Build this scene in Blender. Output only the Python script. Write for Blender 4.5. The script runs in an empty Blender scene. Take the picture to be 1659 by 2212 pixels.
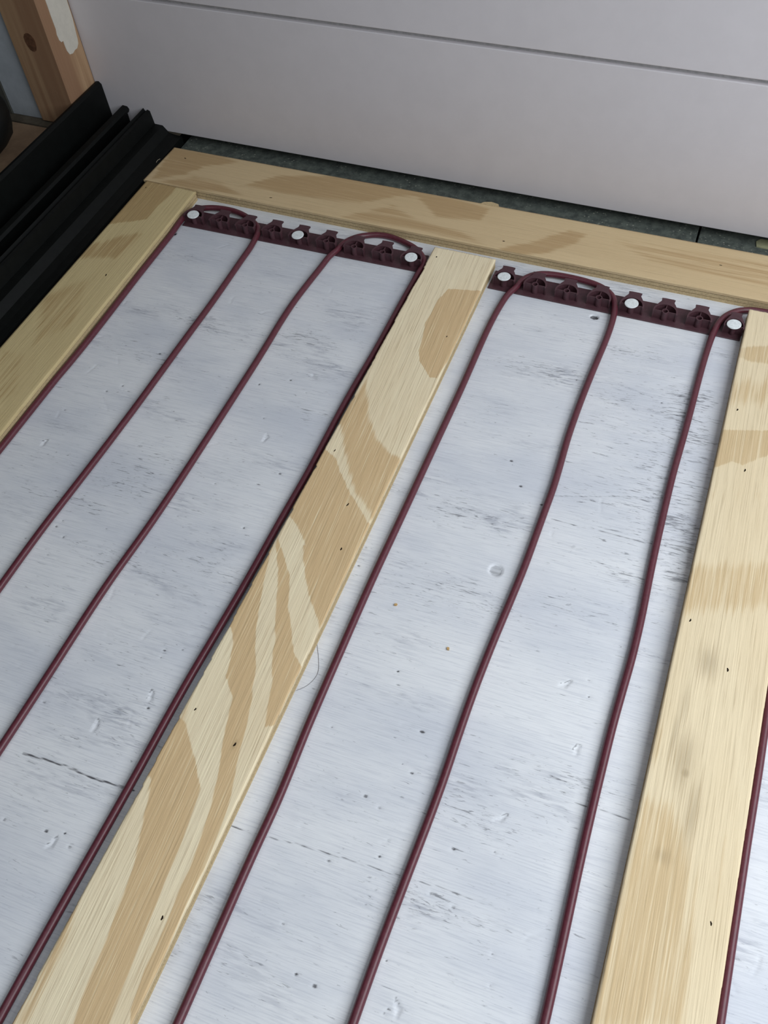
import bpy, bmesh, math, random
import numpy as np
from mathutils import Vector, Matrix, noise as mn
random.seed(7); rng = np.random.RandomState(7)
SC = bpy.context.scene
COL = SC.collection
MM = 0.001

# ------------------------------------------------------------ camera
R = [[0.93027, 0.362498, -0.056508], [0.264913, -0.770268, -0.580093], [-0.253809, 0.524673, -0.812588]]
cam = bpy.data.objects.new('camera', bpy.data.cameras.new('camera'))
COL.objects.link(cam)
cam.data.sensor_fit = 'VERTICAL'; cam.data.sensor_height = 36.0
cam.data.lens = 1891.466*36.0/2212.0
cam.data.clip_start = 0.01; cam.data.clip_end = 50
rx, dn, fw = R
cam.matrix_world = Matrix(((rx[0], -dn[0], -fw[0], 0.42006), (rx[1], -dn[1], -fw[1], -0.54581), (rx[2], -dn[2], -fw[2], 0.47275), (0, 0, 0, 1)))
SC.camera = cam

# ------------------------------------------------------------ light and exposure
w = bpy.data.worlds.new('world'); SC.world = w; w.use_nodes = True
bg = w.node_tree.nodes['Background']
bg.inputs['Color'].default_value = (1.0, 0.90, 0.74, 1); bg.inputs['Strength'].default_value = 0.018
def area(name, loc, target, sx, sy, power, col):
    L = bpy.data.lights.new(name, 'AREA'); L.shape = 'RECTANGLE'; L.size = sx; L.size_y = sy; L.energy = power; L.color = col
    o = bpy.data.objects.new(name, L); COL.objects.link(o); o.location = loc
    d = Vector(target) - Vector(loc); o.rotation_euler = d.to_track_quat('-Z', 'Y').to_euler()
    return o
area('window_daylight', (0.87, -0.40, 0.54), (0.33, -0.40, 0.0), 0.85, 0.55, 6.9, (0.885, 0.945, 1.0))
area('overhead_fill', (0.25, -0.85, 0.95), (0.25, -0.80, 0.0), 0.9, 0.7, 2.3, (0.87, 0.94, 1.0))  # added soft fill from above, lifts the shadows on the front floor
SC.view_settings.view_transform = 'Standard'; SC.view_settings.look = 'None'
SC.view_settings.gamma = 1.0; SC.view_settings.exposure = 0.0
SC.view_settings.use_curve_mapping = False

# ------------------------------------------------------------ helpers
def link(name, me, mat=None, parent=None, loc=None):
    o = bpy.data.objects.new(name, me); COL.objects.link(o)
    if mat is not None: me.materials.append(mat)
    if loc is not None: o.location = loc
    if parent is not None: o.parent = parent
    return o
def bmobj(name, bm, mat, parent=None, loc=None, smooth=False):
    me = bpy.data.meshes.new(name); bmesh.ops.recalc_face_normals(bm, faces=bm.faces[:]); bm.to_mesh(me); bm.free()
    if smooth:
        for p in me.polygons: p.use_smooth = True
    return link(name, me, mat, parent, loc)
def empty(name, loc=(0, 0, 0), rz=0.0):
    o = bpy.data.objects.new(name, None); COL.objects.link(o); o.location = loc; o.rotation_euler = (0, 0, rz); o.empty_display_size = 0.02
    return o
def tag(o, label=None, cat=None, group=None, kind=None):
    if label: o['label'] = label
    if cat: o['category'] = cat
    if group: o['group'] = group
    if kind: o['kind'] = kind
    return o
def box(bm, x0, x1, y0, y1, z0, z1):
    v = [bm.verts.new((x, y, z)) for z in (z0, z1) for x, y in ((x0, y0), (x1, y0), (x1, y1), (x0, y1))]
    for f in ((3, 2, 1, 0), (4, 5, 6, 7), (0, 1, 5, 4), (1, 2, 6, 5), (2, 3, 7, 6), (3, 0, 4, 7)): bm.faces.new([v[i] for i in f])
    return v
def prism(bm, pts, z0, z1):
    a = [bm.verts.new((x, y, z0)) for x, y in pts]; b = [bm.verts.new((x, y, z1)) for x, y in pts]
    n = len(pts); bm.faces.new(a[::-1]); bm.faces.new(b)
    for i in range(n): bm.faces.new((a[i], a[(i+1) % n], b[(i+1) % n], b[i]))
def tube(bm, r0, r1, z0, z1, n=16, cx=0, cy=0):
    R_ = [[bm.verts.new((cx+r*math.cos(2*math.pi*i/n), cy+r*math.sin(2*math.pi*i/n), z)) for i in range(n)] for r, z in ((r0, z0), (r1, z0), (r1, z1), (r0, z1))]
    for k in range(4):
        for i in range(n): bm.faces.new((R_[k][i], R_[k][(i+1) % n], R_[(k+1) % 4][(i+1) % n], R_[(k+1) % 4][i]))
def lathe(bm, prof, n=24):
    rings = []
    for r, z in prof:
        rings.append([bm.verts.new((0, 0, z))] if r < 1e-7 else [bm.verts.new((r*math.cos(2*math.pi*i/n), r*math.sin(2*math.pi*i/n), z)) for i in range(n)])
    for a, b in zip(rings, rings[1:]):
        for i in range(n):
            j = (i+1) % n
            if len(a) == 1 and len(b) > 1: bm.faces.new((a[0], b[i], b[j]))
            elif len(b) == 1 and len(a) > 1: bm.faces.new((a[i], a[j], b[0]))
            elif len(a) > 1: bm.faces.new((a[i], a[j], b[j], b[i]))
def grid_mesh(name, xs, ys, Z, X=None, Y=None, smooth=True):
    nx, ny = len(xs), len(ys)
    if X is None: X, Y = np.meshgrid(xs, ys)
    co = np.stack([X, Y, Z], -1).reshape(-1, 3).astype(np.float32)
    i = np.arange((ny-1)*nx).reshape(ny-1, nx)[:, :-1].ravel()
    q = np.stack([i, i+1, i+1+nx, i+nx], -1).astype(np.int32)
    me = bpy.data.meshes.new(name)
    me.vertices.add(len(co)); me.vertices.foreach_set('co', co.ravel())
    me.loops.add(q.size); me.loops.foreach_set('vertex_index', q.ravel())
    me.polygons.add(len(q)); me.polygons.foreach_set('loop_start', np.arange(0, q.size, 4, dtype=np.int32)); me.polygons.foreach_set('loop_total', np.full(len(q), 4, np.int32))
    me.update(calc_edges=True)
    if smooth: me.polygons.foreach_set('use_smooth', np.ones(len(q), bool))
    return me
def attr(me, name, arr):
    a = me.attributes.new(name, 'FLOAT', 'POINT'); a.data.foreach_set('value', arr.astype(np.float32).ravel())
def sdpoly(X, Y, P):
    P = np.array(P, float); x = X.ravel(); y = Y.ravel(); d = np.full(x.shape, 1e18); ins = np.zeros(x.shape, bool)
    for i in range(len(P)):
        a = P[i]; b = P[(i+1) % len(P)]; e = b-a; L = e@e+1e-12
        t = np.clip(((x-a[0])*e[0]+(y-a[1])*e[1])/L, 0, 1)
        d = np.minimum(d, (x-a[0]-t*e[0])**2+(y-a[1]-t*e[1])**2)
        c = (a[1] > y) != (b[1] > y)
        with np.errstate(divide='ignore', invalid='ignore'): xi = a[0]+(y-a[1])*(b[0]-a[0])/(b[1]-a[1]+1e-12)
        ins ^= c & (x < xi)
    d = np.sqrt(d); return np.where(ins, d, -d).reshape(X.shape)
def sdline(X, Y, P):
    d = np.full(X.shape, 1e18)
    for a, b in zip(P, P[1:]):
        a = np.array(a); b = np.array(b); e = b-a; t = np.clip(((X-a[0])*e[0]+(Y-a[1])*e[1])/(e@e+1e-12), 0, 1)
        d = np.minimum(d, (X-a[0]-t*e[0])**2+(Y-a[1]-t*e[1])**2)
    return np.sqrt(d)
def sm(t): t = np.clip(t, 0, 1); return t*t*(3-2*t)

# ------------------------------------------------------------ materials
class NT:
    def __init__(s, name):
        s.m = bpy.data.materials.new(name); s.m.use_nodes = True; s.t = s.m.node_tree; s.b = s.t.nodes['Principled BSDF']
        s.co = s.t.nodes.new('ShaderNodeTexCoord').outputs['Object']
    def map(s, scale=(1, 1, 1), rot=(0, 0, 0), loc=(0, 0, 0)):
        n = s.t.nodes.new('ShaderNodeMapping'); n.inputs['Scale'].default_value = scale; n.inputs['Rotation'].default_value = rot; n.inputs['Location'].default_value = loc
        s.t.links.new(s.co, n.inputs['Vector']); return n.outputs[0]
    def noise(s, v, scale=1, detail=3, rough=.5, dist=0):
        n = s.t.nodes.new('ShaderNodeTexNoise'); n.inputs['Scale'].default_value = scale; n.inputs['Detail'].default_value = detail; n.inputs['Roughness'].default_value = rough; n.inputs['Distortion'].default_value = dist
        s.t.links.new(v, n.inputs['Vector']); return n.outputs['Fac']
    def voro(s, v, scale=1):
        n = s.t.nodes.new('ShaderNodeTexVoronoi'); n.inputs['Scale'].default_value = scale; s.t.links.new(v, n.inputs['Vector']); return n.outputs['Distance']
    def rng(s, v, a, b, c=0, d=1, smooth=True):
        n = s.t.nodes.new('ShaderNodeMapRange'); n.interpolation_type = 'SMOOTHSTEP' if smooth else 'LINEAR'
        for i, k in enumerate((a, b, c, d)): n.inputs[i+1].default_value = k
        s.t.links.new(v, n.inputs[0]); return n.outputs[0]
    def op(s, o, a, b=None, c=None):
        n = s.t.nodes.new('ShaderNodeMath'); n.operation = o
        for i, k in enumerate((a, b, c)):
            if k is None: continue
            if isinstance(k, (int, float)): n.inputs[i].default_value = k
            else: s.t.links.new(k, n.inputs[i])
        return n.outputs[0]
    def attr(s, name):
        n = s.t.nodes.new('ShaderNodeAttribute'); n.attribute_name = name; return n.outputs['Fac']
    def mix(s, f, a, b, mode='MIX'):
        n = s.t.nodes.new('ShaderNodeMix'); n.data_type = 'RGBA'; n.blend_type = mode
        if isinstance(f, (int, float)): n.inputs[0].default_value = f
        else: s.t.links.new(f, n.inputs[0])
        for i, k in ((6, a), (7, b)):
            if isinstance(k, tuple): n.inputs[i].default_value = (*k, 1)
            else: s.t.links.new(k, n.inputs[i])
        return n.outputs[2]
    def bump(s, h, strength=.3, dist=.001):
        n = s.t.nodes.new('ShaderNodeBump'); n.inputs['Strength'].default_value = strength; n.inputs['Distance'].default_value = dist
        s.t.links.new(h, n.inputs['Height']); s.t.links.new(n.outputs[0], s.b.inputs['Normal'])
    def col(s, c):
        if isinstance(c, tuple): s.b.inputs['Base Color'].default_value = (*c, 1)
        else: s.t.links.new(c, s.b.inputs['Base Color'])
    def rough(s, r, spec=.5, metal=0):
        if isinstance(r, (int, float)): s.b.inputs['Roughness'].default_value = r
        else: s.t.links.new(r, s.b.inputs['Roughness'])
        s.b.inputs['Specular IOR Level'].default_value = spec; s.b.inputs['Metallic'].default_value = metal

def S(r, g, b):
    return tuple((c/255/12.92 if c/255 <= .04045 else ((c/255+.055)/1.055)**2.4) for c in (r, g, b))

def mat_wood(name, light, dark, along='y', tilt=0.0, grain=.5):
    n = NT(name); rz = math.radians(tilt)
    sc = (1, 1, 1)
    def m(a, l, loc=(0, 0, 0)):     # a: across frequency, l: along frequency (per metre); stretched noise turned by the grain tilt
        k = n.t.nodes.new('ShaderNodeMapping'); k.vector_type = 'POINT'; k.inputs['Rotation'].default_value = (0, 0, rz); n.t.links.new(n.co, k.inputs['Vector'])
        j = n.t.nodes.new('ShaderNodeMapping'); j.inputs['Scale'].default_value = (a, l, 60) if along == 'y' else (l, a, 60); j.inputs['Location'].default_value = loc
        n.t.links.new(k.outputs[0], j.inputs['Vector']); return j.outputs[0]
    g1 = n.noise(m(1350, 24), 1, 3, .62)
    g2 = n.noise(m(380, 9, (3, 7, 0)), 1, 2, .5)
    g3 = n.noise(m(40, 10, (8, 2, 0)), 1, 3, .5)
    late = n.attr('late')
    wob = n.op('ADD', n.op('MULTIPLY', n.op('SUBTRACT', g2, .5), .8), n.op('MULTIPLY', n.op('SUBTRACT', g1, .5), .7))
    f = n.rng(n.op('ADD', late, wob), .26, .70)
    base = n.mix(f, light, dark)
    base = n.mix(n.rng(g1, .50, .72, 0, grain), base, tuple(c*.60 for c in dark))
    base = n.mix(n.rng(g1, .46, .28, 0, grain*.7), base, tuple(min(1, c*1.22) for c in light))
    base = n.mix(n.rng(g3, .35, .75, 0, .22), base, dark)
    base = n.mix(n.rng(n.op('ADD', n.attr('dirt'), n.op('MULTIPLY', n.op('SUBTRACT', g1, .5), .8)), .12, .95, 0, .6), base, n.mix(n.rng(g1, .4, .6), S(92, 76, 54), S(160, 136, 100)))
    n.col(base); n.rough(.62, .35)
    n.bump(n.op('ADD', n.op('MULTIPLY', g1, 1.0), n.op('MULTIPLY', g2, .8)), .45, .0006)
    return n.m

def mat_flat(name, col, rough=.5, spec=.5, metal=0, vary=.12, nscale=200, bump=.1):
    n = NT(name); a = n.noise(n.map((1, 1, 1)), nscale, 4, .6)
    n.col(n.mix(n.rng(a, .3, .7), tuple(c*(1-vary) for c in col), tuple(min(1, c*(1+vary)) for c in col)))
    n.rough(rough, spec, metal)
    if bump: n.bump(a, bump, .0003)
    return n.m

def mat_floor():
    n = NT('painted_plywood_floor')
    def m(x, y, r, loc=(0, 0, 0)):
        k = n.t.nodes.new('ShaderNodeMapping'); k.inputs['Rotation'].default_value = (0, 0, math.radians(r)); n.t.links.new(n.co, k.inputs['Vector'])
        j = n.t.nodes.new('ShaderNodeMapping'); j.inputs['Scale'].default_value = (x, y, 1); j.inputs['Location'].default_value = loc; n.t.links.new(k.outputs[0], j.inputs['Vector']); return j.outputs[0]
    cloud = n.noise(n.map((6, 14, 1)), 1, 4, .6)
    cloud2 = n.noise(n.map((9, 30, 1), loc=(4, 9, 0)), 1, 4, .65)
    brush = n.noise(m(40, 1300, -2), 1, 3, .6)
    brush2 = n.noise(m(70, 500, -2, (5, 1, 0)), 1, 3, .6, .4)
    crack = n.noise(m(85, 620, -2, (2, 8, 0)), 1, 4, .62, .6)
    crack2 = n.noise(m(150, 800, -3, (12, 3, 0)), 1, 3, .6, .8)
    zone = n.attr('grime')
    base = n.mix(n.rng(cloud, .35, .72), S(228, 229, 231), S(207, 210, 217))
    base = n.mix(n.rng(brush, .42, .72, 0, .34), base, S(168, 172, 184))
    base = n.mix(n.op('MULTIPLY', n.rng(cloud2, .52, .72), n.rng(brush2, .40, .66, 0, .6)), base, S(136, 140, 154))
    # bare cracks in the paint: sparse everywhere, dense where the traced worn zones are
    z1 = n.op('ADD', crack, n.op('MULTIPLY', zone, .17))
    z2 = n.op('ADD', crack2, n.op('ADD', n.op('MULTIPLY', zone, .12), n.op('MULTIPLY', n.op('SUBTRACT', cloud2, .5), .35)))
    c1 = n.rng(z1, .645, .78, 0, .62); c2 = n.rng(z2, .64, .78, 0, .5)
    base = n.mix(c1, base, S(88, 88, 94)); base = n.mix(c2, base, S(100, 100, 106))
    base = n.mix(n.rng(n.op('ADD', n.attr('mark'), n.op('MULTIPLY', n.op('SUBTRACT', brush2, .5), .3)), .16, .65, 0, .92), base, S(66, 64, 68))
    n.col(base); n.rough(.5, .35)
    h = n.op('SUBTRACT', n.op('ADD', n.op('MULTIPLY', brush, .5), n.op('MULTIPLY', brush2, .35)), n.op('ADD', n.op('MULTIPLY', c1, .8), n.op('MULTIPLY', c2, .5)))
    n.bump(h, .55, .0006)
    return n.m

M_FLOOR = mat_floor()
WL, WD = S(240, 224, 190), S(214, 184, 140)
M_B1 = mat_wood('plywood_left', S(212, 192, 144), S(184, 156, 110), 'y', 0, .25)
M_B2 = mat_wood('plywood_middle', WL, WD, 'y', -3.0, .5)
M_B3 = mat_wood('plywood_right', S(229, 211, 176), S(208, 182, 140), 'y', -1.5, .4)
M_TB = mat_wood('plywood_back', S(212, 187, 146), S(188, 158, 116), 'x', 1.0, .22)
M_PLY = mat_flat('plywood_core', S(190, 168, 130), .8, .2, 0, .16, 900, .3)
M_GLUE = mat_flat('plywood_glue_line', S(112, 92, 66), .8, .2, 0, .4, 900, .3)
M_HOLE = mat_flat('dark_pit', S(38, 28, 20), .9, .1, 0, .2, 900, 0)
M_WALL = mat_flat('white_painted_panel', S(212, 207, 210), .42, .4, 0, .015, 60, .04)
M_GAP = mat_flat('white_gap_backing', S(182, 180, 180), .7, .2, 0, .12, 300, .2)
M_CABLE = mat_flat('maroon_cable_jacket', S(92, 42, 52), .36, .5, 0, .12, 500, .12)
M_STRAP = mat_flat('maroon_plastic', S(78, 50, 56), .48, .4, 0, .10, 400, .08)
M_NAIL = mat_flat('galvanised_steel', S(226, 231, 231), .5, .5, .0, .12, 500, .2)
M_BLACK = mat_flat('black_vinyl', S(11, 13, 12), .55, .18, 0, .2, 120, .1)
M_POST = None

# traced from the photograph: millimetres on the floor and strip planes
LOOP1 = [(-9.8,-279.3),(-11.2,-257.9),(-11.3,-231.9),(-9.7,-211.1),(-8.9,-195.1),(-8.7,-155.2),(-9.6,-116.7),(-12.3,-39.3),(-11.5,-30.4),(-12.6,-9.2),(-12.9,3.8),(-8.5,12.2),(1.1,16.7),(13.9,20.6),(27.4,20.9),(41.0,17.0),(51.4,11.6),(59.1,5.1),(63.9,-4.7),(64.8,-13.7),(64.0,-34.5),(64.9,-63.1),(66.1,-91.6),(64.6,-133.3),(64.9,-171.0),(65.0,-213.2),(63.5,-256.4),(62.8,-296.3),(60.5,-328.8),(61.3,-353.5),(61.2,-377.5)]
LOOP2 = [(126.3,-467.5),(126.6,-448.0),(126.6,-420.9),(126.4,-393.4),(126.2,-367.9),(126.8,-340.9),(127.8,-330.9),(129.3,-305.0),(130.0,-274.6),(130.2,-229.3),(130.0,-180.3),(130.2,-142.5),(129.7,-123.4),(128.8,-96.2),(128.3,-71.3),(131.1,-48.5),(132.5,-28.2),(134.4,-8.9),(136.6,1.9),(140.5,11.8),(151.1,23.2),(160.8,27.8),(171.8,29.6),(184.7,25.4),(195.1,21.9),(205.1,16.1),(211.7,8.1),(213.4,0.0),(212.8,-11.7),(212.0,-41.9),(212.1,-75.0),(212.5,-105.4),(211.3,-127.8),(210.7,-153.7),(210.9,-180.6),(211.4,-206.5),(212.0,-232.4),(211.1,-251.0),(210.5,-274.3),(211.0,-301.5),(210.0,-337.2),(209.3,-365.0),(207.8,-393.8),(207.9,-417.9),(208.1,-450.4),(207.9,-483.4),(207.0,-511.8),(207.3,-539.8),(206.6,-564.7),(207.3,-578.1)]
LOOP3 = [(288.8,-547.6),(288.3,-526.5),(288.4,-505.7),(288.0,-480.7),(287.7,-460.4),(288.7,-443.2),(287.9,-422.4),(286.2,-398.9),(286.2,-374.8),(285.6,-345.4),(285.3,-315.1),(284.9,-285.6),(285.5,-263.5),(285.5,-239.1),(285.9,-210.2),(285.9,-178.5),(286.4,-146.1),(286.7,-115.5),(286.1,-83.6),(285.7,-56.9),(286.7,-38.6),(287.4,-19.8),(290.6,-7.9),(292.8,1.7),(296.1,8.4),(301.0,14.7),(306.0,18.0),(313.5,20.1),(324.2,21.3),(335.8,21.4),(346.4,19.6),(356.0,18.2),(365.0,13.2),(369.9,7.1),(372.2,-0.8),(374.3,-12.8),(374.4,-37.4),(372.4,-64.0),(371.2,-92.6),(371.0,-119.4),(370.3,-142.6),(372.2,-166.6),(373.1,-186.1),(372.2,-206.6),(372.1,-230.1),(372.1,-253.9),(370.6,-277.4),(368.6,-310.4),(367.4,-342.5),(367.6,-374.0),(368.4,-395.6),(368.0,-419.1),(366.8,-448.8),(366.4,-474.7),(365.7,-497.9),(366.1,-518.7)]
RUN7 = [(449.1,-487.5),(448.0,-459.5),(447.8,-442.0),(446.6,-413.5),(446.2,-386.4),(446.2,-358.0),(445.8,-336.9),(446.5,-316.6),(447.5,-291.8),(447.5,-265.7),(445.3,-231.9),(444.9,-205.6),(444.7,-179.1),(443.8,-153.5),(444.8,-130.8),(445.2,-110.0),(445.4,-80.9),(445.4,-55.2),(445.9,-27.7),(447.4,-8.1),(448.7,2.9),(451.3,10.1),(456.0,17.4),(462.6,22.9),(468.6,27.2)]
RUN8 = [(523.0,-456.1),(522.4,-437.6),(523.0,-415.2),(523.2,-383.1),(523.3,-358.5),(523.9,-334.9),(523.5,-311.8),(523.5,-294.9)]
LATE_B1 = [([(-79.3,38.1),(-35.0,32.6),(-33.7,19.2),(-36.6,-0.9),(-36.4,-12.0),(-36.7,-20.3),(-54.3,-30.4),(-69.4,-38.4)],2.5,0.8),([(-65.7,-63.2),(-38.7,-38.4),(-29.1,-38.8),(-34.4,-76.0),(-55.7,-82.6),(-73.1,-88.0)],6,0.6),([(-68.9,-135.7),(-43.8,-97.7),(-20.6,-154.7),(-41.8,-194.3)],8,0.5),([(-66.2,-196.8),(-41.8,-194.3),(-22.5,-234.1),(-35.3,-262.5)],6,0.4)]
LATE_B2 = [([(269.5,-22.0),(244.7,-27.3),(241.0,-42.4),(241.1,-57.4),(240.2,-69.7),(243.7,-84.6),(245.9,-100.0),(250.2,-109.8),(255.9,-115.5),(262.9,-123.1),(268.0,-122.4),(270.1,-102.4),(277.9,-80.4),(280.7,-30.9)],0.8,0.9),([(219.4,-137.3),(217.6,-154.4),(209.8,-194.6),(218.7,-187.2),(225.9,-200.0),(239.9,-222.7),(251.1,-238.3),(264.2,-248.6),(270.2,-255.5),(278.7,-246.7),(276.8,-206.9),(268.8,-199.8),(259.7,-197.3),(248.6,-189.2),(236.3,-172.2),(226.7,-152.9)],4,0.75),([(210.2,-203.5),(217.8,-210.0),(227.0,-214.0),(235.9,-225.4),(248.5,-239.2),(262.2,-250.9),(268.4,-257.3),(274.2,-259.9),(276.0,-303.2),(269.5,-339.6),(266.0,-333.8),(253.1,-318.9),(240.4,-298.1),(235.1,-287.4),(236.4,-286.6),(225.6,-275.2),(215.5,-268.5)],1.5,0.75),([(219.2,-294.1),(228.7,-310.6),(235.2,-326.4),(241.9,-342.4),(247.2,-353.7),(252.1,-368.3),(257.2,-378.9),(261.3,-391.9),(265.4,-406.3),(276.2,-398.9),(274.5,-366.5),(269.4,-364.3),(261.2,-357.5),(254.3,-344.6),(245.8,-331.9),(237.6,-311.1),(227.5,-298.6),(217.5,-287.1)],1.2,0.8),([(217.1,-291.1),(218.6,-301.7),(223.3,-318.2),(227.8,-334.1),(232.5,-348.8),(238.8,-363.5),(244.6,-374.1),(250.3,-390.5),(255.0,-406.0),(259.4,-425.1),(265.6,-447.2),(267.6,-458.6),(269.6,-485.6),(269.2,-504.5),(269.9,-520.0),(271.6,-536.6),(271.2,-553.3),(270.5,-560.6),(266.5,-553.1),(263.9,-536.1),(264.1,-523.5),(263.4,-512.4),(262.1,-496.2),(262.2,-487.6),(259.9,-470.6),(257.5,-454.9),(254.1,-440.7),(248.9,-426.9),(244.8,-412.9),(240.7,-396.4),(229.4,-384.3),(231.1,-386.5),(228.2,-376.0),(224.3,-364.2),(219.2,-356.1),(213.0,-356.3),(210.4,-326.3)],1.2,0.9),([(209.1,-446.0),(220.4,-454.2),(228.4,-477.7),(233.9,-495.5),(236.7,-510.0),(237.3,-519.0),(239.9,-531.0),(240.9,-546.4),(241.8,-558.2),(245.0,-572.4),(260.3,-566.5),(259.5,-556.6),(258.2,-542.1),(256.6,-528.7),(255.2,-514.7),(253.5,-498.5),(252.4,-480.6),(250.7,-466.6),(248.2,-448.8),(237.1,-435.8),(221.8,-418.6),(214.1,-415.6),(209.6,-428.9)],2,0.95),([(215.6,-510.6),(216.9,-518.2),(220.3,-528.6),(222.1,-537.6),(223.0,-553.2),(224.3,-576.4),(214.7,-585.1),(207.8,-536.8)],4,0.55),([(212.3,-404.3),(216.9,-387.2),(221.4,-407.0),(225.8,-428.7),(220.1,-442.0),(212.5,-439.2)],5,0.5)]
LATE_B3 = [([(458.8,-27.5),(486.2,-15.7),(505.1,-9.6),(507.5,-31.0),(488.8,-36.1),(478.1,-37.2),(469.8,-35.9),(463.7,-37.9)],2.5,0.6),([(454.5,-62.2),(508.5,-40.3),(511.7,-69.3),(459.3,-91.7)],12,0.5),([(462.1,-109.0),(514.3,-92.8),(516.3,-111.3),(499.5,-120.7),(490.8,-129.4),(485.5,-134.5),(478.5,-133.6),(469.7,-141.3),(464.6,-143.2)],1.0,0.65),([(456.0,-162.3),(519.5,-140.7),(521.2,-155.7),(458.6,-177.1)],12,0.35),([(455.8,-224.4),(525.5,-194.8),(529.8,-234.1),(458.0,-264.4)],10,0.55),([(465.5,-371.0),(472.2,-368.6),(483.0,-369.2),(492.1,-380.8),(500.7,-403.7),(507.1,-434.4),(510.4,-471.4),(464.3,-489.1)],10,0.6),([(463.3,-330.8),(475.0,-326.6),(481.6,-348.8),(463.9,-358.0)],10,0.4),([(509.8,-376.6),(520.6,-372.6),(518.3,-417.2),(512.2,-419.5)],9,0.4)]
LATE_TB = [([(-71.6,90.9),(-24.2,90.3),(4.7,81.6),(-24.9,63.9),(-36.1,48.5),(-50.3,39.1),(-63.9,32.9)],5.5,0.7),([(21.0,49.2),(46.9,73.0),(95.9,87.4),(161.7,90.8),(219.4,85.6),(245.8,81.2),(244.0,60.8),(204.5,55.4),(179.3,78.4),(163.7,73.8),(136.2,55.1),(102.2,51.9),(67.6,48.6)],5.0,0.7),([(-60.3,30.9),(-27.0,49.7),(3.0,47.5),(27.4,36.6),(-24.2,27.0)],5.5,0.6),([(120.5,30.0),(163.4,63.3),(189.4,50.8),(233.0,44.4),(256.9,32.7),(195.9,33.1)],5.5,0.55),([(262.3,28.1),(291.4,49.5),(316.4,73.0),(334.1,72.1),(325.2,53.7),(306.5,36.8),(279.2,24.1)],5.0,0.7),([(343.8,71.9),(495.3,79.2),(499.3,43.7),(422.6,47.9),(385.8,51.1)],6.5,0.5)]
HOL_B2 = [(224.1,-208.9),(250.4,-248.6),(259.9,-282.1),(223.5,-409.8),(254.3,-420.6),(260.7,-512.9),(261.0,-79.0),(222.8,6.7)]
HOL_B3 = [(474.9,-86.1),(473.6,-260.5),(487.2,-138.0),(511.5,-420.9),(498.6,-285.1)]
HOL_B1 = [(-31.5,-96.3),(-61.8,20.9)]
HOL_TB = [(55.6,40.1),(269.1,42.1),(440.3,63.3),(-49.1,72.2)]
SMUDGE_B3 = [(482.6,-276.4),(482.0,-324.0),(488.9,-335.4),(479.7,-324.9)]
FL_LINE = [(138.5,-464.7),(166.0,-462.6),(184.6,-462.8),(204.1,-461.1),(210.5,-460.9)]
FL_LINE2 = [(268.7,-459.3),(285.0,-458.1),(306.4,-455.2),(324.6,-454.1),(364.7,-451.1),(386.4,-448.6),(422.7,-448.6)]
FL_LINE3 = [(377.5,-209.9),(398.8,-209.5),(419.7,-209.2),(438.7,-208.6),(451.5,-207.1)]
FL_LINE4 = [(436.9,-384.5),(451.4,-383.1),(465.9,-382.8)]
FL_LINE5 = [(369.7,-192.7),(401.5,-182.7),(412.9,-178.7),(433.0,-173.1),(444.3,-169.2)]
FL_LINE6 = [(210.0,-484.2),(209.0,-486.4),(226.7,-483.1)]
FL_PITS = [(12.8,-230.8),(51.8,-156.3),(159.1,-190.8),(192.4,-233.6),(153.4,-256.2),(189.0,-282.8),(141.0,-161.4),(161.8,-150.0),(41.8,-195.5),(32.9,-204.4),(68.8,-318.3),(67.4,-323.6),(76.9,-329.5),(52.7,-338.7),(272.4,-285.0),(253.0,-241.6),(229.3,-342.0),(183.6,-380.1),(184.0,-384.9),(193.2,-416.1),(132.6,-434.1),(298.8,-389.7),(347.9,-375.0),(284.6,-357.5),(322.0,-345.0),(429.9,-322.9),(427.5,-313.2),(368.0,-395.3),(350.6,-399.0),(331.5,-419.5),(340.8,-422.7),(350.0,-445.9),(326.0,-457.3),(316.5,-492.8),(332.1,-511.2),(342.6,-512.5),(378.1,-511.4),(379.4,-508.8),(393.7,-455.7),(418.1,-469.2),(421.3,-482.5),(435.1,-494.6),(176.6,-496.6),(186.8,-494.1),(151.3,-499.5),(193.3,-499.4),(384.8,-429.2),(405.3,-422.8),(380.7,-453.6),(370.9,-490.0),(425.3,-87.0),(439.6,-79.9),(339.6,-171.7),(362.7,-83.7),(368.9,-201.0),(351.7,-190.7),(367.3,-38.4),(302.8,-40.9)]
FL_HOLE = [(359.5,-14.6)]
FL_HOLE2 = [(-11.8,-21.1)]
FL_DISC = [(355.4,-259.6)]
FL_DENTS = [(175.7,-140.9),(168.8,-207.0),(16.0,-262.9),(190.8,-409.4),(170.1,-436.5),(183.1,-501.9),(415.3,-320.6),(430.8,-355.3),(402.7,-406.2),(383.5,-507.3)]
FL_ARC = [(27.8,-266.7),(32.1,-268.9),(39.5,-268.2),(43.8,-262.7)]
FL_SMEAR = [(3.2,-193.8),(5.5,-213.4),(8.1,-229.9),(8.7,-241.9)]
FL_PATCH = [(442.9,-76.5),(452.3,-112.0),(443.0,-95.0),(460.3,-207.7),(466.0,-223.8),(453.7,-187.5),(400.8,-95.1),(389.8,-119.5),(436.4,-372.8),(350.1,-282.1),(408.4,-271.8),(440.2,-236.4),(86.8,-278.9),(100.1,-250.4),(-63.3,-169.4),(48.1,-160.7),(88.6,-263.1),(66.5,-300.6),(323.4,-228.5),(328.6,-224.8),(314.0,-291.3),(153.8,-105.1),(69.1,-115.7),(200.4,-175.7),(244.2,-319.4),(115.6,-331.5),(187.5,-317.7),(374.9,-458.1),(383.7,-410.7),(389.8,-44.7),(339.5,-81.3),(405.9,-188.3),(461.2,-70.4)]
FL_CRUMBS = [(304.9,-303.9),(344.9,-321.5)]
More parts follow.
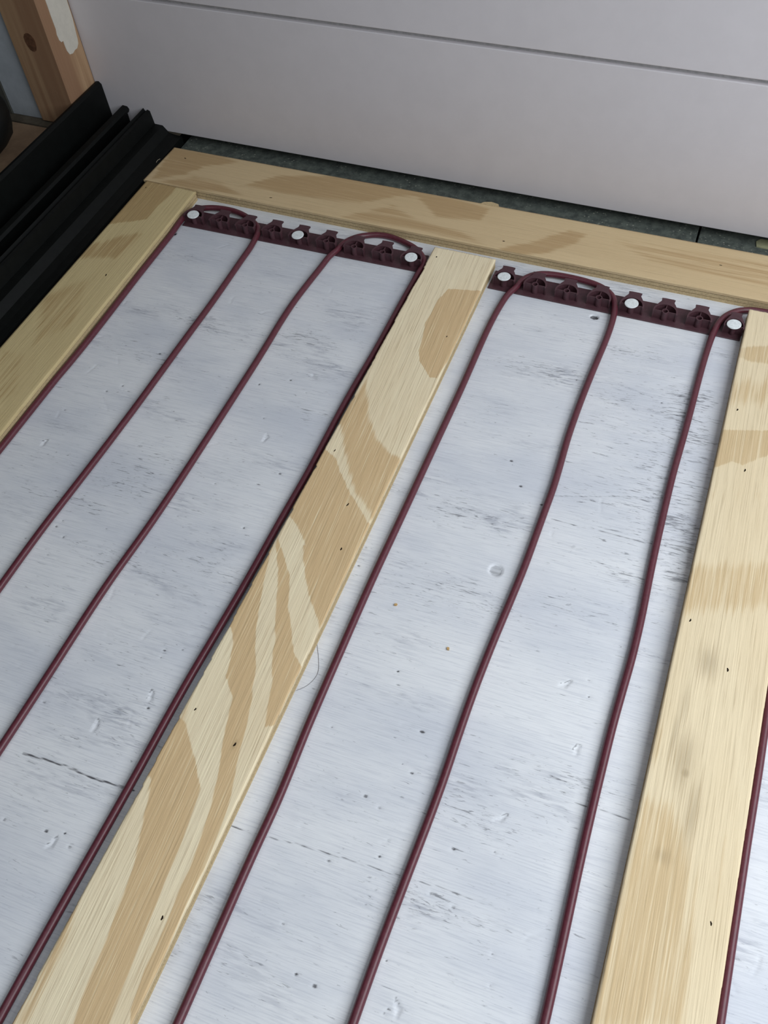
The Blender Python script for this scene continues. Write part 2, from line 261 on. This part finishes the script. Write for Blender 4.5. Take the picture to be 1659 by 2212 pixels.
FL_HAIR = [(268.6,-343.1),(274.0,-352.6),(277.8,-362.4),(275.4,-371.1),(270.4,-376.6)]
PAINT = [(81.0,137.4),(79.3,134.8),(77.4,128.3),(77.7,120.6),(78.0,111.0),(76.9,106.8),(77.5,101.7),(79.3,99.3),(82.0,99.2),(81.9,94.7),(82.4,90.1),(84.4,86.0),(88.8,84.8),(92.4,85.9),(96.4,85.8),(99.8,88.5),(100.7,91.8),(101.6,98.8),(103.1,108.4),(103.4,117.8),(103.1,124.4),(103.1,127.8)]
KNOT = [-175.9,66.0,103.4]
# ------------------------------------------------------------ floor
def floor_mesh():
    xs = np.concatenate([np.arange(-300, -20, 40.), np.arange(-15, 545, 1.0), np.arange(550, 1500, 60.)])
    ys = np.concatenate([np.arange(-1300, -605, 60.), np.arange(-602, 31, 1.0), [40, 60, 85]])
    X, Y = np.meshgrid(xs, ys); Z = np.zeros_like(X); mark = np.zeros_like(X); grime = np.zeros_like(X)
    Z += 0.05*np.sin(X*.06+Y*.11)*np.sin(Y*.3)
    def near(cx, cy, r):
        i = np.where((xs > cx-r) & (xs < cx+r))[0]; j = np.where((ys > cy-r) & (ys < cy+r))[0]
        return slice(j[0], j[-1]+1), slice(i[0], i[-1]+1)
    for P, wd, it in ((FL_LINE, .46, .95), (FL_LINE2, .4, .6), (FL_LINE3, .4, .6), (FL_LINE4, .4, .6), (FL_LINE5, .5, .5), (FL_LINE6, .4, .4)):
        d = sdline(X, Y+.25*np.sin(X*.07)+.12*np.sin(X*.9), P); a = np.exp(-(d/(wd*1.25))**2)*it*(.82+.18*np.sin(X*.5)*np.sin(X*.13+1)); mark = np.maximum(mark, a); Z -= .5*a
    for (cx, cy) in FL_PITS:
        s = near(cx, cy, 8); r = rng.uniform(.6, .95); el = rng.uniform(1, 1.8)
        a = np.exp(-(((X[s]-cx)/el)**2+(Y[s]-cy)**2)/(r*r)); mark[s] = np.maximum(mark[s], a*rng.uniform(.5, .95)); Z[s] -= .5*a
    for k in range(170):
        cx, cy = rng.uniform(-10, 540), rng.uniform(-600, 20); s = near(cx, cy, 7); r = rng.uniform(.4, .7); el = rng.uniform(1, 3)
        a = np.exp(-(((X[s]-cx)/el)**2+(Y[s]-cy)**2)/(r*r)); mark[s] = np.maximum(mark[s], a*rng.uniform(.15, .6)); Z[s] -= .35*a
    for k in range(70):         # short paint scratches
        cx, cy = rng.uniform(-10, 540), rng.uniform(-600, 10); an = rng.uniform(0, math.pi); L = rng.uniform(2, 6); s = near(cx, cy, 14)
        d = sdline(X[s], Y[s], [(cx-L*math.cos(an), cy-L*math.sin(an)), (cx+rng.uniform(-1, 1), cy+rng.uniform(-1, 1)), (cx+L*math.cos(an), cy+L*math.sin(an))])
        a = np.exp(-(d/.6)**2); Z[s] -= .28*a; mark[s] = np.maximum(mark[s], a*rng.uniform(0, .22))
    for (cx, cy) in FL_DENTS:
        s = near(cx, cy, 16); an = rng.uniform(0, 3); dx = (X[s]-cx); dy = (Y[s]-cy)
        u = dx*math.cos(an)+dy*math.sin(an); v = -dx*math.sin(an)+dy*math.cos(an)
        wob = 1+.35*np.sin(np.arctan2(v, u)*3+cx)+.2*np.sin(np.arctan2(v, u)*7)
        rr = np.sqrt((u/3.6)**2+(v/1.5)**2)/wob; Z[s] -= .7*sm((1.15-rr)*1.8)
        mark[s] = np.maximum(mark[s], .48*np.exp(-((rr-1)/.22)**2)*(np.sin(np.arctan2(v, u)+1) > -.2))
    (cx, cy) = FL_DISC[0]; s = near(cx, cy, 12); rr = np.hypot(X[s]-cx, Y[s]-cy); Z[s] -= 1.1*sm((4.9-rr)/1.2); mark[s] = np.maximum(mark[s], .36*sm((4.6-rr)/.8))
    for (c, r) in ((FL_HOLE[0], 2.3), (FL_HOLE2[0], 1.6)):
        s = near(c[0], c[1], 10); rr = np.hypot((X[s]-c[0])/1.35, Y[s]-c[1]); Z[s] -= 2.5*sm((r+.4-rr)/1.0); mark[s] = np.maximum(mark[s], sm((r+.3-rr)/.8))
    d = sdline(X, Y, FL_ARC); mark = np.maximum(mark, .55*np.exp(-(d/.5)**2)*(np.sin(X*1.3)+1.2)/2.2)
    d = sdline(X, Y, FL_SMEAR); mark = np.maximum(mark, .20*np.exp(-(d/2.5)**2)*(.6+.4*np.sin(Y*1.9+X)))
    for i, (cx, cy) in enumerate(FL_PATCH):
        a = np.exp(-((X-cx)/(20 if i < 6 else 34))**2-((Y-cy)/(11 if i < 6 else 9))**2); grime = np.maximum(grime, a*(1.0 if i < 6 else .55))
    grime = np.maximum(grime, .6*np.exp(-((X-440)/45)**2-((Y+160)/90)**2))
    me = grid_mesh('floor', xs, ys, Z*MM, X*MM, Y*MM); attr(me, 'mark', mark); attr(me, 'grime', grime)
    return me
tag(link('floor', floor_mesh(), M_FLOOR), kind='structure')

# ------------------------------------------------------------ back wall of gapped boards, the sill strip below it
WY = 0.1059
bm = bmesh.new(); box(bm, -.30, 1.5, WY+.004, WY+.03, .010, 1.49); wall = bmobj('wall_back', bm, M_GAP); tag(wall, kind='structure')
z = .0102
for k in range(12):
    top = z+.1205 if k == 0 else z+.121
    bm = bmesh.new(); box(bm, -.1555, 1.499, WY, WY+.0045, z, top)
    o = bmobj('plank', bm, M_WALL, wall)
    bv = o.modifiers.new('bevel', 'BEVEL'); bv.width = .0006; bv.segments = 2
    z = top+.0036
n = NT('dusty_dark_sill'); a = n.voro(n.map((1, 1, 1)), 300); c = n.noise(n.map((1, 1, 1)), 120, 4, .7); f = n.noise(n.map((1, 1, 1), loc=(3, 3, 3)), 35, 3, .6)
base = n.mix(n.rng(c, .3, .7), S(66, 71, 68), S(98, 104, 97))
base = n.mix(n.op('MULTIPLY', n.rng(a, .30, .12), n.rng(f, .42, .62, 0, .6)), base, S(176, 176, 162)); n.col(base); n.rough(.8, .3); n.bump(c, .6, .0006); M_SILL = n.m
bm = bmesh.new(); box(bm, -.086, 1.5, .084, .135, -.010, -.0035); trim = bmobj('trim_1', bm, M_BLACK); tag(trim, kind='structure')
for x0, x1, zz in ((-.0710, .4165, .0000), (.4181, .95, -.0006)):
    bm = bmesh.new(); box(bm, x0, x1, .0878, .1325, -.0035, zz); o = bmobj('sill_piece', bm, M_SILL, trim); o.modifiers.new('bevel', 'BEVEL').width = .0004
pts = [(.4640, .107), (.470, .1065), (.492, .1075), (.490, .118), (.466, .1175), (.4630, .113)]
bm = bmesh.new(); prism(bm, pts, -.0007, .0004); bmobj('tape_scrap', bm, mat_flat('pale_tape', S(150, 148, 118), .7, .2), trim)

# ------------------------------------------------------------ plywood strips
def dirt_of(X, Y, spots):
    d = np.zeros_like(X)
    for cx, cy, a, b, k in spots: d = np.maximum(d, k*np.exp(-((X-cx)/a)**2-((Y-cy)/b)**2))
    return d
def plywood_strip(label, outline, late, mat, holes, along, dirt=(), tear=(.15, .15), step=1.0):
    """outline: near-rectangle, corners (x,y) mm in order left-back, right-back, right-front, left-front."""
    P = [np.array(p, float) for p in outline]; base = (P[0]+P[1]+P[2]+P[3])/4
    root = empty('plywood_strip', (base[0]*MM, base[1]*MM, 0)); tag(root, label, 'wood strip', 'plywood strips on the floor')
    nu = int(np.linalg.norm(P[1]-P[0])/step)+1; nv = int(np.linalg.norm(P[3]-P[0])/step)+1
    u = np.linspace(0, 1, nu); v = np.linspace(0, 1, nv); U, V = np.meshgrid(u, v)
    X = (1-V)*((1-U)*P[0][0]+U*P[1][0])+V*((1-U)*P[3][0]+U*P[2][0]); Y = (1-V)*((1-U)*P[0][1]+U*P[1][1])+V*((1-U)*P[3][1]+U*P[2][1])
    # torn long edges: saw-tooth splinters that run out with the grain
    def saw(n, amp, seed):
        r = np.random.RandomState(seed); out = np.zeros(n); i = 0
        while i < n:
            L = r.randint(5, 26); h = r.uniform(0, 1)**1.5*amp; k = min(L, n-i); out[i:i+k] = h*(1-np.arange(k)/L*.8); i += L
        return out+r.normal(0, amp*.05, n)
    ax = 0 if along == 'y' else 1
    A = X if along == 'y' else Y
    if along == 'y':
        l, r_ = saw(nv, tear[0], 3), saw(nv, tear[1], 5); A += l[:, None]*np.exp(-U*nu/1.2); A -= r_[:, None]*np.exp(-(1-U)*nu/1.2)
        sg = np.random.RandomState(9).uniform(-.3, .3, nu); Y += sg[None, :]*np.exp(-V*nv/1.5)
    else:
        l, r_ = saw(nu, tear[0], 3), saw(nu, tear[1], 5); A -= l[None, :]*np.exp(-V*nv/1.2); A += r_[None, :]*np.exp(-(1-V)*nv/1.2)
    mask = np.zeros_like(X)
    for poly, soft, wt in late: mask = np.maximum(mask, wt*sm(sdpoly(X, Y, poly)/(2*soft)+.5))
    Z = np.full_like(X, 9.0); e = np.minimum(np.minimum(U*nu, (1-U)*nu), np.minimum(V*nv, (1-V)*nv)); Z -= .25*(e < .5)
    me = grid_mesh('face_veneer', u, v, Z*MM, (X-base[0])*MM, (Y-base[1])*MM)
    attr(me, 'late', mask); attr(me, 'dirt', dirt_of(X, Y, dirt))
    # skirt down the edge of the face veneer
    idx = np.arange(nu*nv).reshape(nv, nu); loop = np.concatenate([idx[0, :], idx[1:, -1], idx[-1, -2::-1], idx[-2:0:-1, 0]])
    bm = bmesh.new(); bm.from_mesh(me); bm.verts.ensure_lookup_table()
    hi = [bm.verts[i] for i in loop]; low = [bm.verts.new((p.co.x, p.co.y, .0068)) for p in hi]; n_ = len(loop)
    for i in range(n_): bm.faces.new((hi[i], low[i], low[(i+1) % n_], hi[(i+1) % n_]))
    bm.to_mesh(me); bm.free()
    link('face_veneer', me, mat, root)
    Q = np.array([p-base for p in P])
    def ins(q, d): return [(p[0]-np.sign(p[0])*d, p[1]-np.sign(p[1])*d) for p in q]
    for nm, z0, z1, d, m in (('glue_line', 6.2, 6.8, .75, M_GLUE), ('core_ply', 3.3, 6.2, .25, M_PLY), ('glue_line', 2.7, 3.3, .8, M_GLUE), ('back_veneer', 0, 2.7, .15, M_PLY)):
        bm = bmesh.new(); prism(bm, [(x*MM, y*MM) for x, y in ins(Q, d)], z0*MM, z1*MM); bmobj(nm, bm, m, root)
    for i, (hx, hy) in enumerate(holes):      # staple slots: small dark dashes sunk along the grain
        bm = bmesh.new(); L, w_ = rng.uniform(.9, 1.5), rng.uniform(.35, .55); a0 = rng.uniform(-.3, .3)+(0 if along == 'x' else math.pi/2)
        c_, s_ = math.cos(a0), math.sin(a0); ring = [(L*math.cos(t)*c_-w_*math.sin(t)*s_*(1+.3*math.sin(3*t)), L*math.cos(t)*s_+w_*math.sin(t)*c_) for t in np.linspace(0, 2*math.pi, 9)[:-1]]
        prism(bm, [((hx-base[0]+x)*MM, (hy-base[1]+y)*MM) for x, y in ring], .0088, .00906); bmobj('staple_slot', bm, M_HOLE, root)
    return root
plywood_strip('pale yellow plywood strip on the left, running beside the black track', [(-66.9, 30.9), (-14.4, 28.9), (-7.5, -760), (-64.5, -760)], LATE_B1, M_B1, HOL_B1, 'y', tear=(.1, .25), step=1.5)
plywood_strip('middle plywood strip with wavy grain bands, between the two cable bays', [(217.0, 18.8), (269.7, 18.3), (270.2, -740), (216.3, -740)], LATE_B2, M_B2, HOL_B2, 'y', dirt=[(254.3, -420.6, 1.2, 4, .8), (245, -95, 14, 30, .18)], tear=(1.3, .25))
plywood_strip('right-hand plywood strip with grey smudges, near the right frame edge', [(468.2, 19.1), (520.6, 19.1), (520.6, -760), (468.8, -760)], LATE_B3, M_B3, HOL_B3, 'y',
              dirt=[(488, -284, 9, 15, .62), (480, -315, 4, 22, .5), (485, -345, 8, 24, .62), (494, -372, 6, 26, .6), (478, -335, 3, 25, .6), (487, -352, 3, 4, .9), (484, -398, 6, 6, .55), (505, -300, 2, 14, .4)], tear=(.2, .2))
plywood_strip('long plywood strip across the back, along the foot of the white wall', [(-68.5, 85.6), (700, 86.4), (700, 30.7), (-70.5, 31.2)], LATE_TB, M_TB, HOL_TB, 'x', tear=(.15, .3), step=1.5)
# torn flake at the back edge of the long strip
bm = bmesh.new(); prism(bm, [(.2345, .0845), (.2520, .0850), (.2505, .0885), (.2440, .0900), (.2380, .0882)], .0060, .0091)
tag(bmobj('wood_flake', bm, M_PLY), 'torn wood flake sticking out of the back edge of the rear plywood strip', 'wood flake')

# ------------------------------------------------------------ heating cable
CR = 2.45
def smooth_path(P, it=2):
    P = [Vector(p) for p in P]
    for _ in range(it): P = [P[0]]+[(P[i-1]+2*P[i]+P[i+1])/4 for i in range(1, len(P)-1)]+[P[-1]]
    return P
def resample(P, step):
    P = np.array([tuple(p) for p in P]); d = np.r_[0, np.cumsum(np.linalg.norm(np.diff(P, axis=0), axis=1))]; t = np.linspace(0, d[-1], max(2, int(d[-1]/step)))
    # catmull-rom through the points, sampled densely
    out = []
    for q in t:
        i = min(max(np.searchsorted(d, q)-1, 0), len(P)-2); f = (q-d[i])/(d[i+1]-d[i]+1e-9)
        p0, p1, p2, p3 = P[max(i-1, 0)], P[i], P[i+1], P[min(i+2, len(P)-1)]
        out.append(.5*(2*p1+(p2-p0)*f+(2*p0-5*p1+4*p2-p3)*f*f+(3*p1-p0-3*p2+p3)*f**3))
    return out
def sweep(P, r, n=14):
    bm = bmesh.new(); prev = None; N = Vector((0, 0, 1)); P = [Vector(p) for p in P]
    for i, p in enumerate(P):
        t = (P[min(i+1, len(P)-1)]-P[max(i-1, 0)]).normalized(); b = t.cross(N).normalized(); nn = b.cross(t)
        ring = [bm.verts.new((p+(b*math.cos(2*math.pi*k/n)+nn*math.sin(2*math.pi*k/n))*r)*MM) for k in range(n)]
        if prev:
            for k in range(n): bm.faces.new((prev[k], prev[(k+1) % n], ring[(k+1) % n], ring[k]))
        else: bm.faces.new(ring[::-1])
        prev = ring
    bm.faces.new(prev); return bm
cable = empty('heating_cable', (0, 0, 0)); tag(cable, 'thin maroon heating cable snaking back and forth over the white floor', 'cable')
def xyz(L): return [(x, y, CR+.08) for x, y in L]
def uturn(x0, x1, y, n=9): return [((x0+x1)/2-(x1-x0)/2*math.cos(math.pi*i/n), y-(x1-x0)/2*math.sin(math.pi*i/n)) for i in range(n+1)]
ya = -772
def ext(L, x, y1):     # straight continuation below the frame
    y0 = L[-1][1]; n = int((y0-y1)/40)+1
    return L+[(L[-1][0]+(x-L[-1][0])*k/n, y0+(y1-y0)*k/n) for k in range(1, n+1)]
def rev(L): return L[::-1]
l1 = LOOP1
l1 = rev(ext(rev(l1), -3, ya)); l1 = ext(l1, 62, ya)
l2 = rev(ext(rev(LOOP2), 126, ya)); l2 = ext(l2, 206.5, ya)
l3 = rev(ext(rev(LOOP3), 289, ya)); l3 = ext(l3, 366, ya)
l4 = rev(ext(rev(RUN7), 449, ya))+[(480, 26.6), (495, 26.8), (509, 26.6), (517, 25.6), (523, 22.5), (526.5, 17), (528.5, 8), (528, -10), (527, -60), (525, -150), (524, -230)]+RUN8[::-1]
l4 = ext(l4, 524, ya)
cut = [i for i, p in enumerate(l4) if p == (495, 26.8)][0]
CLEATS = [(k*25.4, -3.2+k*.31) for k in range(9)]+[(282.7+k*25.4, -2.2-k*.09) for k in range(8)]
def settle(P):      # keep clear of the cleats and of the strips' edges, and climb onto the strap base plates
    out = []
    for x, y, z in P:
        if x < 0: x = max(x, -14.4+(29-y)*6.9/789+CR+.3)
        if 519 < x and y < 22: x = max(x, 520.7+CR+.1)
        if y > -30 and x < 480:
            for cx, cy in CLEATS:
                d = math.hypot(x-cx, y-cy)
                if d < 11.8 and y > cy-9: k = 1+(11.8/d-1)*float(sm((y-cy+9)/7.5)); x, y = cx+(x-cx)*k, cy+(y-cy)*k
            if x < 0: x = max(x, -14.4+(29-y)*6.9/789+CR+.05)
        if 205 < x < 218 and y < 20: x = min(x, 214.3)
        t = sm((y+22)/11.)*sm((24.5-y)/6.) if x < 468 else 0.0
        out.append((x, y, z+1.12*float(t)))
    return out
for nm, L in (('cable_loop', l1), ('cable_loop', l2), ('cable_loop', l3), ('cable_run', l4[:cut+1]), ('cable_run', l4[cut:])):
    bmobj(nm, sweep(smooth_path(settle(resample(smooth_path(xyz(L), 1), 3.0)), 5), CR), M_CABLE, cable, smooth=True)
for a, b in ((62, 126), (206.5, 289), (366, 449)):
    y0 = ya
    bmobj('cable_bend', sweep(resample(xyz(uturn(a, b, y0)), 3.0), CR), M_CABLE, cable, smooth=True)

# ------------------------------------------------------------ cable straps and their nails
P25 = 25.4
def cleat_meshes():
    # arch wall with a crescent top and hooked tab, open to the front
    bm = bmesh.new(); cy = -2.0
    A = [math.radians(a) for a in (-3, 5, 20, 35, 50, 65, 80, 90, 100, 115, 130, 145, 160, 175, 183)]
    def strip(inn, out, z0, z1):
        n = len(inn); V = [[bm.verts.new((p[0]*MM, p[1]*MM, z*MM)) for p in L] for L, z in ((inn, z0), (out, z0), (out, z1), (inn, z1))]
        for i in range(n-1):
            for k in range(4): bm.faces.new((V[k][i], V[k][i+1], V[(k+1) % 4][i+1], V[(k+1) % 4][i]))
        bm.faces.new([V[k][0] for k in range(4)]); bm.faces.new([V[k][-1] for k in (3, 2, 1, 0)])
    strip([(8.1*math.cos(a), cy+8.1*math.sin(a)) for a in A], [(9.1*math.cos(a), cy+9.1*math.sin(a)) for a in A], 1.0, 7.7)

    an = [-8, 8, 22, 34, 45, 54, 60, 67, 76, 84, 90]
    ou = [(9.2, -3.2), (9.25, -.6), (8.8, 1.6), (8.0, 3.6), (7.0, 5.4), (6.0, 7.4), (5.0, 9.0), (4.7, 10.6), (5.1, 12.9), (2.4, 13.2), (0, 13.2)]
    ii = [(8.1*math.cos(math.radians(a)), cy+8.0*math.sin(math.radians(a))) for a in an]
    ou = ou+[(-x, y) for x, y in ou[-2::-1]]; ii = ii+[(-x, y) for x, y in ii[-2::-1]]
    strip(ii, ou, 7.7, 8.9)
    arch = bpy.data.meshes.new('cleat'); bmesh.ops.recalc_face_normals(bm, faces=bm.faces[:]); bm.to_mesh(arch); bm.free()
    bm = bmesh.new(); tube(bm, 1.8*MM, 2.6*MM, 1.0*MM, 8.8*MM, 18, 0, -1.2*MM)
    hub = bpy.data.meshes.new('hub_ring'); bmesh.ops.recalc_face_normals(bm, faces=bm.faces[:]); bm.to_mesh(hub); bm.free()
    sp = []
    for x0, x1, y0, y1 in ((-8.2, -2.4, -1.7, -1.1), (2.4, 8.2, -1.7, -1.1), (-.3, .3, 1.3, 6.1)):
        bm = bmesh.new(); box(bm, x0*MM, x1*MM, y0*MM, y1*MM, (1.0 if abs(x0) > 1 else 7.0)*MM, 8.5*MM)
        s = bpy.data.meshes.new('spoke'); bmesh.ops.recalc_face_normals(bm, faces=bm.faces[:]); bm.to_mesh(s); bm.free(); sp.append(s)
    for m in [arch, hub]+sp: m.materials.append(M_STRAP)
    return arch, hub, sp
ARCH, HUB, SPOKES = cleat_meshes()
def strap(label, x0, y0, rz, n, xl, xr):
    root = empty('cable_strap', (x0*MM, y0*MM, 0), rz); tag(root, label, 'cable strap', 'maroon cable straps nailed to the floor')
    bm = bmesh.new(); box(bm, xl*MM, xr*MM, -7.4*MM, 14.6*MM, .05*MM, 1.1*MM); o = bmobj('base_plate', bm, M_STRAP, root); bv = o.modifiers.new('bevel', 'BEVEL'); bv.width = .0002
    for k in range(n):
        c = link('cleat', ARCH, None, root, (k*P25*MM, 0, 0)); c.scale.x = .80 if x0 > 200 and k == n-1 else 1.0; link('hub_ring', HUB, None, c)
        for s in SPOKES: link('spoke', s, None, c)
    return root
strap('nine-cleat maroon plastic strap in the left bay, between left and middle strips', 0, -1.2, math.radians(.7), 9, -9.6, 213.0)
strap('eight-cleat maroon plastic strap in the right bay, between middle and right strips', 282.7, -.2, math.radians(-.2), 8, -11.5, 184.6)
bm = bmesh.new(); lathe(bm, [(0, 0), (.7*MM, .1*MM), (1.45*MM, 1.5*MM), (1.45*MM, 9.0*MM), (5.0*MM, 9.15*MM), (5.25*MM, 9.5*MM), (5.15*MM, 9.9*MM), (4.6*MM, 10.05*MM), (0, 10.15*MM)], 28)
NAIL = bpy.data.meshes.new('roofing_nail'); bmesh.ops.recalc_face_normals(bm, faces=bm.faces[:]); bm.to_mesh(NAIL); bm.free(); NAIL.materials.append(M_NAIL)
for p in NAIL.polygons: p.use_smooth = len(p.vertices) == 4 and abs(p.normal.z) < .5
for k, x, y, t, lab in ((0, 0, -2.4, (.05, -.04), 'round white-metal nail head at the left end of the left maroon strap'),
                 (4, 101.6, -1.15, (-.05, .05), 'round white-metal nail head in the middle of the left maroon strap'),
                 (8, 203.2, .05, (.02, .07), 'round white-metal nail head at the right end of the left strap, beside the middle strip'),
                 (0, 282.7, -1.4, (-.03, .02), 'round white-metal nail head at the left end of the right maroon strap'),
                 (4, 384.3, -1.75, (.05, .0), 'round white-metal nail head in the middle of the right maroon strap'),
                 (7, 460.5, -2.0, (.03, -.04), 'round white-metal nail head at the right end of the right strap')):
    o = link('roofing_nail', NAIL, None, None, (x*MM, y*MM, .0001)); o.rotation_euler = (t[0], t[1], rng.uniform(0, 6)); tag(o, lab, 'nail', 'nails holding the cable straps')

# ------------------------------------------------------------ black door track at the left
track = empty('door_track', (-.11, .0, 0)); tag(track, 'black ridged sliding-door track running along the left plywood strip', 'door track')
def extr(name, prof, y0=-.95, y1=.1055):
    bm = bmesh.new(); a = [bm.verts.new(((x+110)*MM, y0, z*MM)) for x, z in prof]; b = [bm.verts.new(((x+110)*MM, y1, z*MM)) for x, z in prof]; n = len(prof)
    bm.faces.new(a); bm.faces.new(b[::-1])
    for i in range(n): bm.faces.new((a[i], b[i], b[(i+1) % n], a[(i+1) % n]))
    return bmobj(name, bm, M_BLACK, track)
extr('track_base', [(-157, 0), (-157, 12), (-127.5, 12.5), (-108, 12.5), (-99, 16.4), (-90.5, 16), (-87.5, 12.5), (-85, 9.5), (-78, 8.2), (-71.3, 7.8), (-71.3, 0)])
extr('track_flange', [(-154.0, 12.1), (-154.0, 47), (-153.0, 50.5), (-150, 51), (-147.6, 48.5), (-146.8, 17), (-145, 12.3)])
extr('track_rail', [(-131.8, 12.5), (-131.8, 29), (-130.5, 30.3), (-125.5, 29.8), (-124, 27.3), (-125.3, 24.4), (-127.5, 23.8), (-127.5, 12.5)])
extr('track_rail', [(-109, 12.6), (-108.6, 29.5), (-107.2, 31), (-105.9, 28.4), (-104, 28.4), (-103, 30), (-100.6, 29), (-99, 16.3), (-101, 14.5)])

# ------------------------------------------------------------ post, the panel and sill beyond the track
n = NT('pine_post'); v1 = n.map((120, 120, 5)); g = n.noise(v1, 1, 3, .6, .5); g2 = n.noise(n.map((30, 30, 2.2)), 1, 3, .5)
n.col(n.mix(n.rng(g2, .35, .65, 0, .7), n.mix(n.rng(g, .35, .65), S(184, 152, 118), S(156, 122, 92)), S(142, 108, 84))); n.rough(.65, .3); n.bump(g, .2, .0004); M_POST = n.m
post = empty('wooden_post', (-.176, .086, .026)); tag(post, 'square pine post in the corner with a knot and torn white paint', 'post')
bm = bmesh.new(); box(bm, -.022, .0218, -.0203, .0198, 0, 1.45); o = bmobj('post_body', bm, M_POST, post); o.modifiers.new('bevel', 'BEVEL').width = .0012
bm = bmesh.new(); pp = PAINT; q = [(y*MM-.086, zz*MM-.026) for y, zz in pp]
q = [(a, b) if b < .098 else (a, 1.4) for a, b in q]
a = [bm.verts.new((.0217, y, zz)) for y, zz in q]; b = [bm.verts.new((.0222, y, zz)) for y, zz in q]
bm.faces.new(a); bm.faces.new(b[::-1])
for i in range(len(q)): bm.faces.new((a[i], a[(i+1) % len(q)], b[(i+1) % len(q)], b[i]))
o = bmobj('paint_patch', bm, mat_flat('cream_paint', S(206, 200, 188), .5, .4, 0, .04, 200, .1), post); tag(o, label='torn patch of cream paint')
bm = bmesh.new(); n_ = 14; ring = [(.0001+.0056*math.cos(t)*(1+.08*math.sin(3*t)), .077+.0085*math.sin(t)*(1+.06*math.cos(2*t))) for t in np.linspace(0, 2*math.pi, n_+1)[:-1]]
a = [bm.verts.new((x, -.0202, zz)) for x, zz in ring]; b = [bm.verts.new((x, -.0206, zz)) for x, zz in ring]; bm.faces.new(a); bm.faces.new(b[::-1])
for i in range(n_): bm.faces.new((a[i], a[(i+1) % n_], b[(i+1) % n_], b[i]))
o = bmobj('knot', bm, mat_flat('knot_wood', S(98, 68, 50), .6, .3, 0, .3, 300, .2), post); tag(o, label='dark round knot')

sb = mat_flat('brown_sill_wood', S(150, 124, 100), .7, .3, 0, .15, 60, .2)
bm = bmesh.new(); box(bm, -.45, -.158, -.5, .0575, .0, .0250); o = bmobj('sill_board', bm, sb); tag(o, 'brown wooden sill board beyond the black track at the left', 'sill board')
bm = bmesh.new(); box(bm, -.45, -.158, .0595, .135, .0, .0252); o = bmobj('sill_board', bm, mat_flat('dark_sill', S(96, 88, 76), .8, .2, 0, .2, 90, .2)); tag(o, 'darker sill board under the foot of the pine post', 'sill board')
bm = bmesh.new(); box(bm, -.2345, -.1985, .0700, .0800, .0256, 1.3); o = bmobj('wall_panel', bm, mat_flat('grey_white_board', S(176, 182, 188), .6, .3, 0, .05, 150, .1)); tag(o, 'narrow grey-white panel standing left of the pine post', 'panel')
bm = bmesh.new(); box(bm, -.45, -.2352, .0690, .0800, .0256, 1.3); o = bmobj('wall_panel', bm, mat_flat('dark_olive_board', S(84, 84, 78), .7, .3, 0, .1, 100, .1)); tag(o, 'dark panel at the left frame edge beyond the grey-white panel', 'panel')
# black rounded object cut by the frame edge
bm = bmesh.new(); bmesh.ops.create_icosphere(bm, subdivisions=4, radius=1)
for v in bm.verts:
    c = v.co.copy(); d = 1+.06*mn.noise(c*2.2)+.03*mn.noise(c*6); v.co = Vector((c.x*.046*d, c.y*.046*d, max(c.z, -.75)*.036*d))
o = bmobj('black_bag', bm, mat_flat('black_plastic', S(16, 17, 16), .55, .3, 0, .3, 60, .3), None, (-.2330, .002, .0530), smooth=True); tag(o, 'black rounded bag, mostly cut off by the left frame edge', 'bag')

# ------------------------------------------------------------ loose bits on the floor
MC = mat_flat('raw_wood_crumb', S(196, 160, 108), .8, .2, 0, .2, 900, .2)
for (x, y), a, lab in zip(FL_CRUMBS, (.4, 1.9), ('tiny brown wood crumb on the white floor, nearer the middle strip', 'tiny tan wood chip on the white floor, beside a short scratch')):
    bm = bmesh.new(); prism(bm, [(-1.0*MM, -.6*MM), (.5*MM, -.8*MM), (1.1*MM, .1*MM), (.6*MM, .7*MM), (-.8*MM, .6*MM)], 0, .8*MM)
    o = bmobj('wood_crumb', bm, MC, None, (x*MM, y*MM, .0001)); o.rotation_euler = (.0, 0.0, a); tag(o, lab, 'wood crumb', 'wood crumbs on the floor')
bm = sweep(resample([(x, y, .22) for x, y in FL_HAIR], 1.5), .10, 5)
tag(bmobj('hair', bm, mat_flat('grey_hair', S(96, 92, 92), .6, .3, 0, 0, 10, 0)), 'thin curved hair lying beside the right edge of the middle strip', 'hair')
bm = sweep(resample([(-73, 59, 8.6), (-71.8, 60.5, 10.2), (-70.2, 62.4, 10.6)], .6), .14, 5)
tag(bmobj('wood_splinter', bm, mat_flat('pale_splinter', S(214, 200, 170), .6, .3, 0, 0, 10, 0)), 'tiny pale splinter at the left end of the rear plywood strip', 'splinter')
